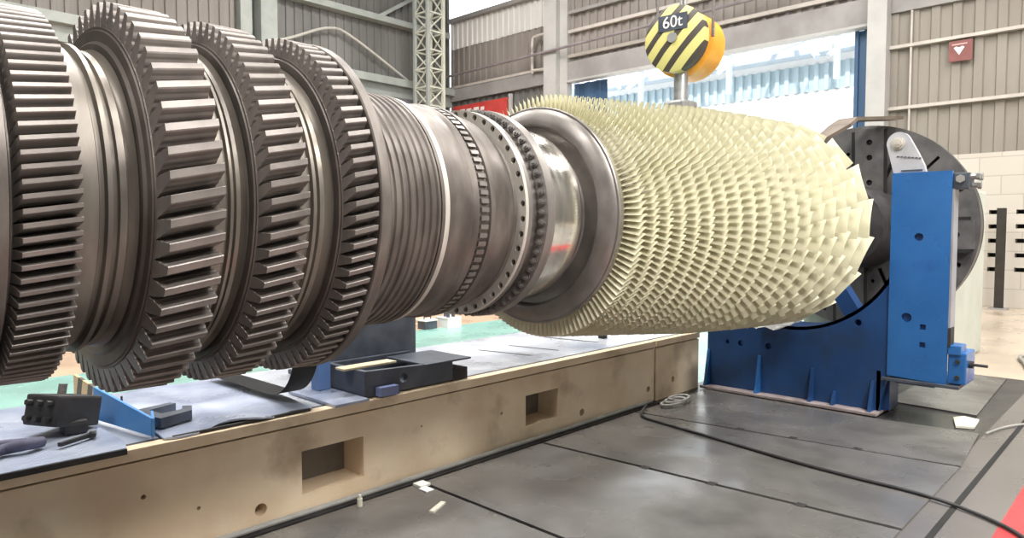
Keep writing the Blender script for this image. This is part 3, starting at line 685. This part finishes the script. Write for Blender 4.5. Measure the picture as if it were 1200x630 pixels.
b = B(); bar(b, (2.30, 3.40, .014), (2.30, 3.40, .06), .016, n=10); bar(b, (2.30, 3.40, .06), (2.30, 3.40, .08), .009, n=8); obj('small_bottle', b, M_white, None, 'small white bottle on the floor below the left square recess', 'bottle', origin=(2.36, 3.4, .014), smooth=30)
b = B(); bar(b, (2.52, 3.02, .020), (2.66, 3.08, .020), .03, .012); obj('paper_scrap', b, M_white, None, 'tiny white scrap on the near floor plate in front of the small bottle', 'scrap', origin=(2.6, 3.05, .014))

# ================================================================== BUILDING
b = B(); box(b, -9, 18.0, -7, 20.3, -.12, 0); struct('floor', b, M_floor)
b = B(); box(b, 4.146 - 3, 18, .885, .918, .0, .003); struct('slot_shade_strip', b, M_pit)       # black strip laid on the floor, the slot's shade put into its colour
XW, YW = 18.0, 20.3
def corr(bm, a0, a1, z0, z1, pitch, f, duty=.45, dep=.05, back=.06):
    """ribbed sheet: ribs run vertically; f(a, depth, z)"""
    n = max(1, round((a1 - a0) / pitch)); p = (a1 - a0) / n; prof = []
    for i in range(n):
        s = a0 + i * p
        prof += [(s, 0), (s + p * (1 - duty) - p * .06, 0), (s + p * (1 - duty), dep), (s + p * .94, dep)]
    prof += [(a1, 0)]
    lo_ = [bm.verts.new(f(a, d, z0)) for a, d in prof]; hi_ = [bm.verts.new(f(a, d, z1)) for a, d in prof]
    for i in range(len(prof) - 1): bm.faces.new((lo_[i], lo_[i + 1], hi_[i + 1], hi_[i]))
    bl = [bm.verts.new(f(a, -back, z)) for a, z in ((a0, z0), (a1, z0), (a1, z1), (a0, z1))]
    bm.faces.new(bl)
    return bm
fE = lambda a, d, z: (XW + .07 - d, a, z)
fS = lambda a, d, z: (a, YW + .07 - d, z)
ZT = 12.0
# end wall, right of the opening: block base with vents, cladding above
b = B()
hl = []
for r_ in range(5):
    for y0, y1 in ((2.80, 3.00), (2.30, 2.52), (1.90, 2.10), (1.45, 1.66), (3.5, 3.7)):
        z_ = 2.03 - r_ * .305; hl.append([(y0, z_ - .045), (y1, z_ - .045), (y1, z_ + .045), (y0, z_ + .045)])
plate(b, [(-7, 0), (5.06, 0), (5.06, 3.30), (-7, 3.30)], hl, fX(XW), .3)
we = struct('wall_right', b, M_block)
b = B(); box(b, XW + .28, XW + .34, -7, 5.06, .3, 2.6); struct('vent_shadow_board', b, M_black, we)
b = B(); corr(b, -7, 5.06, 3.30, 6.62, .42, fE); struct('buff_cladding', b, M_cladr, we)
b = B(); corr(b, -7, 5.06, 7.0, ZT, .42, fE); struct('buff_cladding', b, M_cladr, we)
b = B(); box(b, XW - .05, XW + .1, -7, 5.06, 6.62, 7.02); struct('fascia_beam', b, M_beam, we)
for z_ in (4.44, 5.83):
    b = B(); box(b, XW - .10, XW + .03, -7, 5.06, z_ - .035, z_ + .035); struct('girt', b, M_rail, we)
b = B(); bar(b, (XW - .06, 4.58, 3.3), (XW - .06, 4.58, 6.6), .025, n=8); struct('downpipe', b, M_rail, we)
# columns
b = B(); box(b, XW - .35, XW + .1, 5.02, 5.43, 0, ZT); struct('trim_2', b, M_col)
b = B(); box(b, XW - .35, XW + .1, 14.80, 15.33, 0, ZT); box(b, XW - .15, XW + .1, 14.50, 14.80, 0, ZT); struct('trim_3', b, M_col)
# opening header and cladding above it
b = B(); corr(b, 5.43, 14.5, 7.05, ZT, .30, fE); wh = struct('wall_gable', b, M_clad)
b = B(); box(b, XW - .12, XW + .1, 5.43, 14.5, 6.46, 7.06); struct('header_beam', b, M_beam, wh)
b = B(); box(b, XW - .20, XW + .12, 5.43, 14.5, 6.40, 6.46); struct('header_flange', b, M_col, wh)
for z_, h_ in ((7.24, .05), (8.02, .05), (8.62, .05), (9.4, .05)):
    b = B(); box(b, XW - .10, XW + .03, 5.43, 14.8, z_ - h_, z_ + h_); struct('girt', b, M_rail if z_ != 8.62 else M_beam, wh)
b = B(); bar(b, (XW - .42, 5.0, 7.62), (XW - .42, 20.2, 7.36), .045, n=8); struct('service_pipe', b, M_pipe, wh)
# doors of the opening
b = B(); corr(b, 13.24, 14.5, 0, 6.40, .36, lambda a, d, z: (XW + .25 - d, a, z)); struct('door_1', b, M_doorblue)
b = B(); corr(b, 5.43, 5.85, 0, 6.40, .21, lambda a, d, z: (XW + .15 - d, a, z)); struct('door_2', b, M_doorblue)
# end wall, left of the opening
b = B(); corr(b, 15.33, YW, 0, 6.5, .34, fE); wl = struct('wall_end', b, M_cladg)
b = B(); corr(b, 15.33, YW, 7.0, 8.46, .30, fE); struct('upper_cladding', b, M_clad, wl)
b = B(); corr(b, 15.33, YW, 8.46, 9.42, .26, fE); struct('translucent_sheet', b, M_trans, wl)
b = B(); corr(b, 16.8, YW, 10.9, ZT, .3, fE); corr(b, 15.33, 16.9, 9.5, ZT, .3, fE); struct('top_cladding', b, M_clad, wl)
b = B(); box(b, XW - .15, XW + .1, 15.33, YW, 9.42, 9.56); struct('sill_beam', b, M_beam, wl)
b = B(); box(b, XW - .10, XW + .1, 15.33, YW, 6.5, 6.95); struct('girder', b, M_beam, wl)
b = B(); box(b, XW - .10, XW + .03, 15.33, YW, 6.97, 7.06); struct('girt', b, M_rail, wl)
b = B(); tube(b, smooth_path([(XW - .2, 15.3, 8.1), (XW - .2, 15.75, 8.1), (XW - .2, 15.95, 7.95), (XW - .2, 15.95, 6.9)], 5), .05); bar(b, (XW - .2, 15.95, 7.0), (XW - .2, 15.3, 6.95), .05, n=8); struct('conduit', b, M_rail, wl)
b = B(); box(b, XW + .02, XW + .05, 16.9, YW, 9.5, 10.95); struct('window_1', b, mat('clear glazing', (.9, .93, .95), rough=.05)).data.materials[0].node_tree.nodes['Principled BSDF'].inputs['Transmission Weight'].default_value = 1.0
# long side wall
b = B(); corr(b, -9, XW, 0, ZT, .30, fS); ws = struct('wall_side', b, M_cladg)
b = B(); corr(b, -9, 9.6, 6.9, ZT, .30, lambda a, d, z: (a, YW + .03 - d, z)); struct('brown_cladding', b, M_clad, ws)
b = B(); box(b, -9, XW, YW - .35, YW + .05, 6.70, 6.95); box(b, -9, XW, YW - .10, YW + .05, 6.3, 6.70); struct('crane_girder', b, M_greenbeam, ws)
b = B(); box(b, 11, XW - .3, YW - .32, YW + .05, 8.78, 8.98); struct('girt', b, M_greenbeam, ws)
b = B(); bar(b, (14.6, YW - .15, 8.95), (17.2, YW - .15, 10.6), .12); struct('brace', b, M_greenbeam, ws)
b = B(); box(b, 9.67, 10.02, YW - .25, YW + .05, 0, ZT); box(b, 10.20, 10.72, YW - .45, YW + .05, 0, ZT); struct('trim_4', b, M_greenbeam)
b = B(); box(b, 13.6, 16.2, YW - .5, YW - .08, 5.4, 6.25); struct('duct', b, mat('dark duct', (.10, .10, .11), (.16, .16, .17), rough=.6), ws)
b = B(); tube(b, smooth_path([(9.9, YW - .2, 7.10), (11.2, YW - .2, 7.55), (12.65, YW - .2, 8.16), (13.6, YW - .2, 8.0), (15.8, YW - .2, 6.97)]), .045, 8); obj('wall_hose', b, mat('pale conduit', (.45, .44, .40), (.52, .5, .46)), None, 'thin pale hose looping across the dark side wall behind the discs', 'hose', smooth=60, origin=(12.6, YW - .2, 8))
# unseen sides of the hall that shade the room
b = B(); box(b, -9, XW, -7.2, -7, 0, ZT); struct('unseen_wall_near', b, M_cladg)
b = B(); box(b, -9.2, -9, -7, YW, 0, ZT); struct('unseen_wall_left', b, M_cladg)
b = B(); box(b, -9.2, XW + .4, -7.2, YW + .3, ZT, ZT + .2); struct('unseen_ceiling', b, M_cladg)
# lattice tower
lt = root('lattice_tower', 'slender pale lattice mast standing in the far corner left of the red banner', 'lattice mast', (15.75, 18.8, 0))
cx, cy, hw = 15.75, 18.85, .34
for sx in (-1, 1):
    for sy in (-1, 1):
        b = B(); box(b, cx + sx * hw - .05, cx + sx * hw + .05, cy + sy * hw - .05, cy + sy * hw + .05, 0, 11.5); obj('leg', b, M_tower if sx > 0 else M_greenbeam, lt)
b = B(); z_ = .3; i = 0
while z_ < 11.2:
    for sx, sy, ex, ey in ((-1, -1, 1, -1), (-1, 1, 1, 1), (-1, -1, -1, 1), (1, -1, 1, 1)):
        bar(b, (cx + sx * hw, cy + sy * hw, z_), (cx + ex * hw, cy + ey * hw, z_), .05)
        p, q = ((sx, sy), (ex, ey)) if i % 2 else ((ex, ey), (sx, sy))
        bar(b, (cx + p[0] * hw, cy + p[1] * hw, z_), (cx + q[0] * hw, cy + q[1] * hw, z_ + .62), .04)
    z_ += .62; i += 1
obj('lacing', b, M_tower, lt)
# red banner
bn = root('red_banner', 'red banner with white marks hung on the end wall beside the lattice mast', 'banner', (XW - .2, 18.6, 5.6))
b = B(); box(b, XW - .19, XW - .14, 17.15, 19.95, 5.55, 6.28); obj('banner_sheet', b, M_red, bn)
b = B()
for k, (y0, y1, h_) in enumerate(((19.3, 19.55, .16), (18.95, 19.2, .14), (18.55, 18.82, .16), (18.28, 18.46, .12))): box(b, XW - .196, XW - .188, y0, y1, 6.02 - h_ / 2 + .03, 6.02 + h_ / 2 + .03)
obj('white_mark', b, M_signwhite, bn)
b = B(); box(b, XW - .14, XW - .05, 17.0, 17.12, 5.4, 6.4); obj('banner_post', b, M_col, bn)
# red sign
sg = root('red_sign', 'small dull red sign with white heart-like arrow on the buff cladding', 'sign', (XW - .08, 3.6, 5.31))
b = B(); box(b, XW - .085, XW - .04, 3.385, 3.83, 5.31, 5.75, .004); obj('sign_board', b, M_signred, sg)
b = B(); prism(b, [(3.735, 5.60), (3.69, 5.625), (3.63, 5.60), (3.57, 5.625), (3.53, 5.60), (3.63, 5.44)], fX(XW - .096), .012); obj('arrow_mark', b, M_signwhite, sg)
b = B(); box(b, XW - .094, XW - .084, 3.48, 3.77, 5.655, 5.685); obj('line_mark', b, mat('faded sign white', (.55, .36, .34)), sg)
# dark post by the wall, pale cabinet, concrete block
ps = root('guard_post', 'dark brown post standing before the slotted white block wall', 'post', (17.6, 2.68, 0))
b = B(); box(b, 17.5, 17.6, 2.62, 2.78, .02, 2.1, .01); obj('post_body', b, mat('dark brown paint', (.022, .018, .014), (.034, .028, .022), rough=.8), ps)
b = B(); box(b, 17.42, 17.68, 2.54, 2.86, 0, .03); obj('post_foot', b, M_beam, ps)
cb = root('pale_cabinet', 'pale green cabinet behind the faceplate beside the white block wall', 'cabinet', (13.0, 2.7, 0))
b = B(); box(b, 12.7, 13.4, 2.43, 2.95, .03, 1.45, .01); obj('cabinet_body', b, M_cab, cb)
b = B(); box(b, 12.68, 12.70, 2.46, 2.66, .10, 1.40); obj('cabinet_door', b, M_col, cb)
b = B(); box(b, 12.655, 12.68, 2.64, 2.655, .7, .85); obj('door_handle', b, M_black, cb)
b = B(); tube(b, smooth_path([(11.9, 2.36, .06), (12.0, 2.30, .12), (12.1, 2.38, .16), (12.2, 2.30, .10), (12.05, 2.22, .05), (11.9, 2.30, .04)]), .045, 8); obj('dark_hose_bundle', b, M_rubber, None, 'dark hose bundle on the pale floor behind the blue column', 'hose', smooth=60, origin=(12, 2.3, 0))
b = B(); tube(b, smooth_path([(9.9, 1.22, .03), (10.3, 1.30, .035), (10.9, 1.42, .03), (11.4, 1.2, .03), (12.2, 1.3, .03)]), .02, 8); obj('floor_hose', b, M_hose, None, 'brown hose on the pale floor at the right edge', 'hose', smooth=60, origin=(10.9, 1.3, 0))
# small things on the hall floor beyond the bed
ct = root('toolbox', 'dark toolbox with white lid on the distant floor, left of the pale crate', 'toolbox', (7.52, 9.02, 0))
b = B(); box(b, 7.36, 7.62, 8.95, 9.15, 0, .13, .01); obj('box_body', b, M_trayblue, ct)
b = B(); box(b, 7.35, 7.63, 8.94, 9.16, .13, .155, .006); obj('lid', b, M_signwhite, ct)
b = B(); tube(b, [(7.42, 9.05, .15), (7.42, 9.05, .20), (7.56, 9.05, .20), (7.56, 9.05, .15)], .012); obj('handle', b, M_black, ct)
cr = root('parts_crate', 'pale crate carrying dark round parts on the distant floor, seen just below the rotor', 'crate', (7.85, 8.95, 0))
b = B(); box(b, 7.72, 8.02, 8.80, 9.10, 0, .02); box(b, 7.72, 7.74, 8.80, 9.10, .02, .16); box(b, 8.0, 8.02, 8.80, 9.10, .02, .16); box(b, 7.74, 8.0, 8.80, 8.82, .02, .16); box(b, 7.74, 8.0, 9.08, 9.10, .02, .16); obj('crate_shell', b, M_signwhite, cr)
b = B(); box(b, 7.71, 8.03, 8.79, 9.11, .16, .172, .003); obj('crate_lid', b, M_signwhite, cr)
for x_, y_ in ((7.80, 8.88), (7.93, 8.90), (7.86, 9.02)):
    b = B(); bar(b, (x_, y_, .1735), (x_, y_, .25), .03, n=10); obj('round_part', b, M_trayblue, None, 'dark round part standing on the pale crate on the distant floor', 'machine part', 'round parts on the pale crate', origin=(x_, y_, .1735), smooth=30)

# ================================================================== CRANE HOOK BLOCK
hx, hy, hz = 9.05, 5.26, 4.31
hk = root('crane_hook_block', 'yellow and black striped crane hook block hanging over the compressor', 'crane hook', (hx, hy, 3.2))
v = Vector((-hx, -hy, 0)).normalized(); rt = Vector((math.sin(A), -math.cos(A), 0))
ax = (v * .86 - rt * .50).normalized()
sd = ax.cross(Vector((0, 0, 1))).normalized()          # horizontal in the disc plane
c0 = Vector((hx, hy, hz))
def dishpts(c, r, n=40, flat_top=None): return [c + sd * (r * math.cos(2 * PI * k / n)) + Vector((0, 0, 1)) * (r * math.sin(2 * PI * k / n)) for k in range(n)]
def discsolid(bm, c, r, t, dish=.04):
    rings = [dishpts(c - ax * t / 2, r), dishpts(c + ax * (t / 2 - .01), r), dishpts(c + ax * t / 2, r - .02), dishpts(c + ax * (t / 2 + dish), r * .5)]
    vr = [[bm.verts.new(p) for p in q] for q in rings]
    for s_, e_ in zip(vr, vr[1:]):
        for i in range(len(s_)): bm.faces.new((s_[i], s_[(i + 1) % 40], e_[(i + 1) % 40], e_[i]))
    bm.faces.new(vr[0][::-1]); bm.faces.new(vr[-1])
sdir = (sd * .72 + Vector((0, 0, .70)) ).normalized()
if sd.dot(rt) > 0: sdir = (-sd * .72 + Vector((0, 0, .70))).normalized()
M_hz = stripe_mat('black and yellow stripes', tuple(sdir), .215, (.62, .56, .20), (.06, .05, .04), .58, .2)
b = B(); discsolid(b, c0 + ax * .16, .46, .14); fc = obj('striped_cheek', b, M_hz, hk, smooth=30, label='cheek painted in yellow and black stripes')
b = B(); discsolid(b, c0 - ax * .22 - Vector((0, 0, .03)), .47, .40, .02); obj('orange_cheek', b, M_orange, hk, smooth=30, label='plain orange cheek')
b = B(); hexa(b, c0 + ax * .24, ax, .07, .06, 16); obj('sheave_pin', b, M_galv, hk)
b = B(); bar(b, c0 - ax * .36 + rt * .25 + Vector((0, 0, .16)), c0 - ax * .36 + rt * .25 + Vector((0, 0, .16)) + ax * .62, .045, n=10); obj('cheek_bolt', b, M_black, hk)
b = B(); bar(b, c0 - Vector((0, 0, .40)), c0 - Vector((0, 0, .86)), .10, n=16); obj('hook_shank', b, M_galv, hk, smooth=30)
b = B(); box(b, hx - .19, hx + .19, hy - .17, hy + .17, hz - 1.12, hz - .84, .04); obj('hook_nut', b, M_galv, hk)
b = B(); hp = []
for k in range(22):
    a_ = math.radians(110 - 290 * k / 21); hp.append(c0 + Vector((0, 0, -1.42)) + rt * (.22 * math.cos(a_)) + Vector((0, 0, .22 * math.sin(a_))))
tube(b, hp, .075, 12); bar(b, c0 + Vector((0, 0, -1.22)), c0 + Vector((0, 0, -1.0)), .07, n=12); obj('hook', b, M_galv, hk, smooth=60)
# capacity marking
cu = bpy.data.curves.new('marking', 'FONT'); cu.body = '60t'; cu.size = .23; cu.extrude = .004; cu.align_x = 'CENTER'; cu.align_y = 'CENTER'
to = bpy.data.objects.new('tmp_text', cu); COL.objects.link(to); bpy.context.view_layer.update()
tm = bpy.data.meshes.new_from_object(to.evaluated_get(bpy.context.evaluated_depsgraph_get())); bpy.data.objects.remove(to)
ex = -sd if sd.dot(rt) < 0 else sd
Mt = Matrix((ex, Vector((0, 0, 1)), ax)).transposed().to_4x4(); Mt.translation = c0 + ax * .283 + Vector((0, 0, .21)) - ex * .0
b = B(); b.from_mesh(tm); b.transform(Mt); obj('capacity_mark', b, M_signwhite, hk, label='white 60t marking')
b = B(); cc = c0 + ax * .268 + Vector((0, 0, .21)) - ex * .0
vs = [cc + ex * sx * .22 + Vector((0, 0, sz * .11)) for sx, sz in ((-1, -1), (1, -1), (1, 1), (-1, 1))]
lo_ = [b.verts.new(p) for p in vs]; hi_ = [b.verts.new(p + ax * .012) for p in vs]; b.faces.new(lo_[::-1]); b.faces.new(hi_)
for i in range(4): b.faces.new((lo_[i], lo_[(i + 1) % 4], hi_[(i + 1) % 4], hi_[i]))
obj('mark_panel', b, M_trayblue, hk)
for off in (-.40, -.02, .04, .46):
    b = B(); p = c0 + ex * off - ax * .03; bar(b, p, (p.x, p.y, 11.99), .022 if abs(off) > .1 else .03, n=8); obj('wire_rope', b, M_rope if abs(off) > .1 else M_galv, hk)

# ================================================================== OUTSIDE THE OPENING
b = B(); box(b, XW + .4, 60, -10, 60, -.15, -.02); struct('ground', b, M_ext)
cn = root('outdoor_shed', 'sunlit white shed with blue-green cladding band and pale roof trusses seen through the opening', 'shed', (31, 15, -.02))
b = B(); box(b, 31, 31.4, 4, 34, -.02, 7.6); obj('white_wall', b, M_ext, cn)
b = B(); corr(b, 4, 34, 7.6, 8.75, .42, lambda a, d, z: (31 - d, a, z), dep=.10); obj('teal_band', b, M_extblue, cn)
b = B(); box(b, 30.2, 31.2, 4, 34, 9.05, 9.3); obj('eaves_beam', b, M_exttruss, cn)
b = B(); box(b, 31, 31.4, 4, 34, 8.75, 13.5); obj('upper_white_wall', b, M_ext, cn)
for y0 in (10, 14.5, 19, 23.5):
    b = B(); z0, z1 = 8.2, 10.6
    bar(b, (30, y0 - 2.2, z1), (27.5, y0 - .2, z0), .16); bar(b, (30, y0 + 2.2, z1), (27.5, y0 + .2, z0), .16); bar(b, (29, y0, z0 - .6), (29, y0, 11.5), .2); bar(b, (28.8, y0 - 2.2, 9.9), (28.8, y0 + 2.2, 9.1), .16)
    for k in range(4): bar(b, (28.8, y0 - 2 + k, 10.4), (28.8, y0 - 1.5 + k, 9.2), .07)
    obj('roof_truss', b, M_exttruss, cn)
b = B(); 
for y0 in (20.5, 21.2, 21.9): box(b, 27, 27.2, y0 - .2, y0 + .2, 6.8, 8.6)
obj('pale_louvre', b, M_exttruss, cn)

# ================================================================== LIGHT
wd = bpy.data.worlds.new('World'); sc.world = wd; wd.use_nodes = True
bg = wd.node_tree.nodes['Background']; bg.inputs[0].default_value = (.93, .96, 1.0, 1); bg.inputs[1].default_value = 2.6
def area(name, loc, rot_, sx, sy, e, col=(1, .97, .93)):
    l = bpy.data.lights.new(name, 'AREA'); l.shape = 'RECTANGLE'; l.size = sx; l.size_y = sy; l.energy = e; l.color = col
    o = bpy.data.objects.new(name, l); COL.objects.link(o); o.location = loc; o.rotation_euler = rot_; return o
for i, (x_, y_, e_) in enumerate(((1.5, -2.5, 1000), (7.0, -2.5, 1000), (13.5, -1, 700), (3, 6, 900), (10, 6, 900), (4, 13, 800), (12, 14, 800))):
    area('roof_or_fill_lamp', (x_, y_, 11.6), (0, 0, 0), 4.5, 2.2, e_)
for x_, e_ in ((0, 820), (6, 720)): area('fill_lamp', (x_, -6.2, 9.0), (math.radians(48), 0, 0), 3.0, 1.5, e_)  # unseen fill lamps added behind the camera to brighten the bed front
area('roof_or_fill_lamp', (-5, 2, 11.6), (0, 0, 0), 4.5, 2.2, 800)  # unseen fill lamp added at the left to lighten the disc faces
sun = bpy.data.lights.new('sun', 'SUN'); sun.energy = 5; sun.angle = math.radians(2); so = bpy.data.objects.new('sun', sun); COL.objects.link(so)
so.rotation_euler = Vector((.62, .25, -.74)).to_track_quat('-Z', 'Y').to_euler(); so.location = (-5, 0, 30)

# ================================================================== CAMERA
cam = bpy.data.cameras.new('camera'); cam.sensor_width = 36; cam.lens = F / 1200 * 36; cam.clip_end = 300
co = bpy.data.objects.new('camera', cam); COL.objects.link(co); co.location = CAM
co.rotation_euler = fw.to_track_quat('-Z', 'Y').to_euler()
sc.camera = co
vs_ = sc.view_settings; vs_.view_transform = 'Standard'; vs_.look = 'None'; vs_.exposure = 0.0; vs_.gamma = 1.0; vs_.use_curve_mapping = False
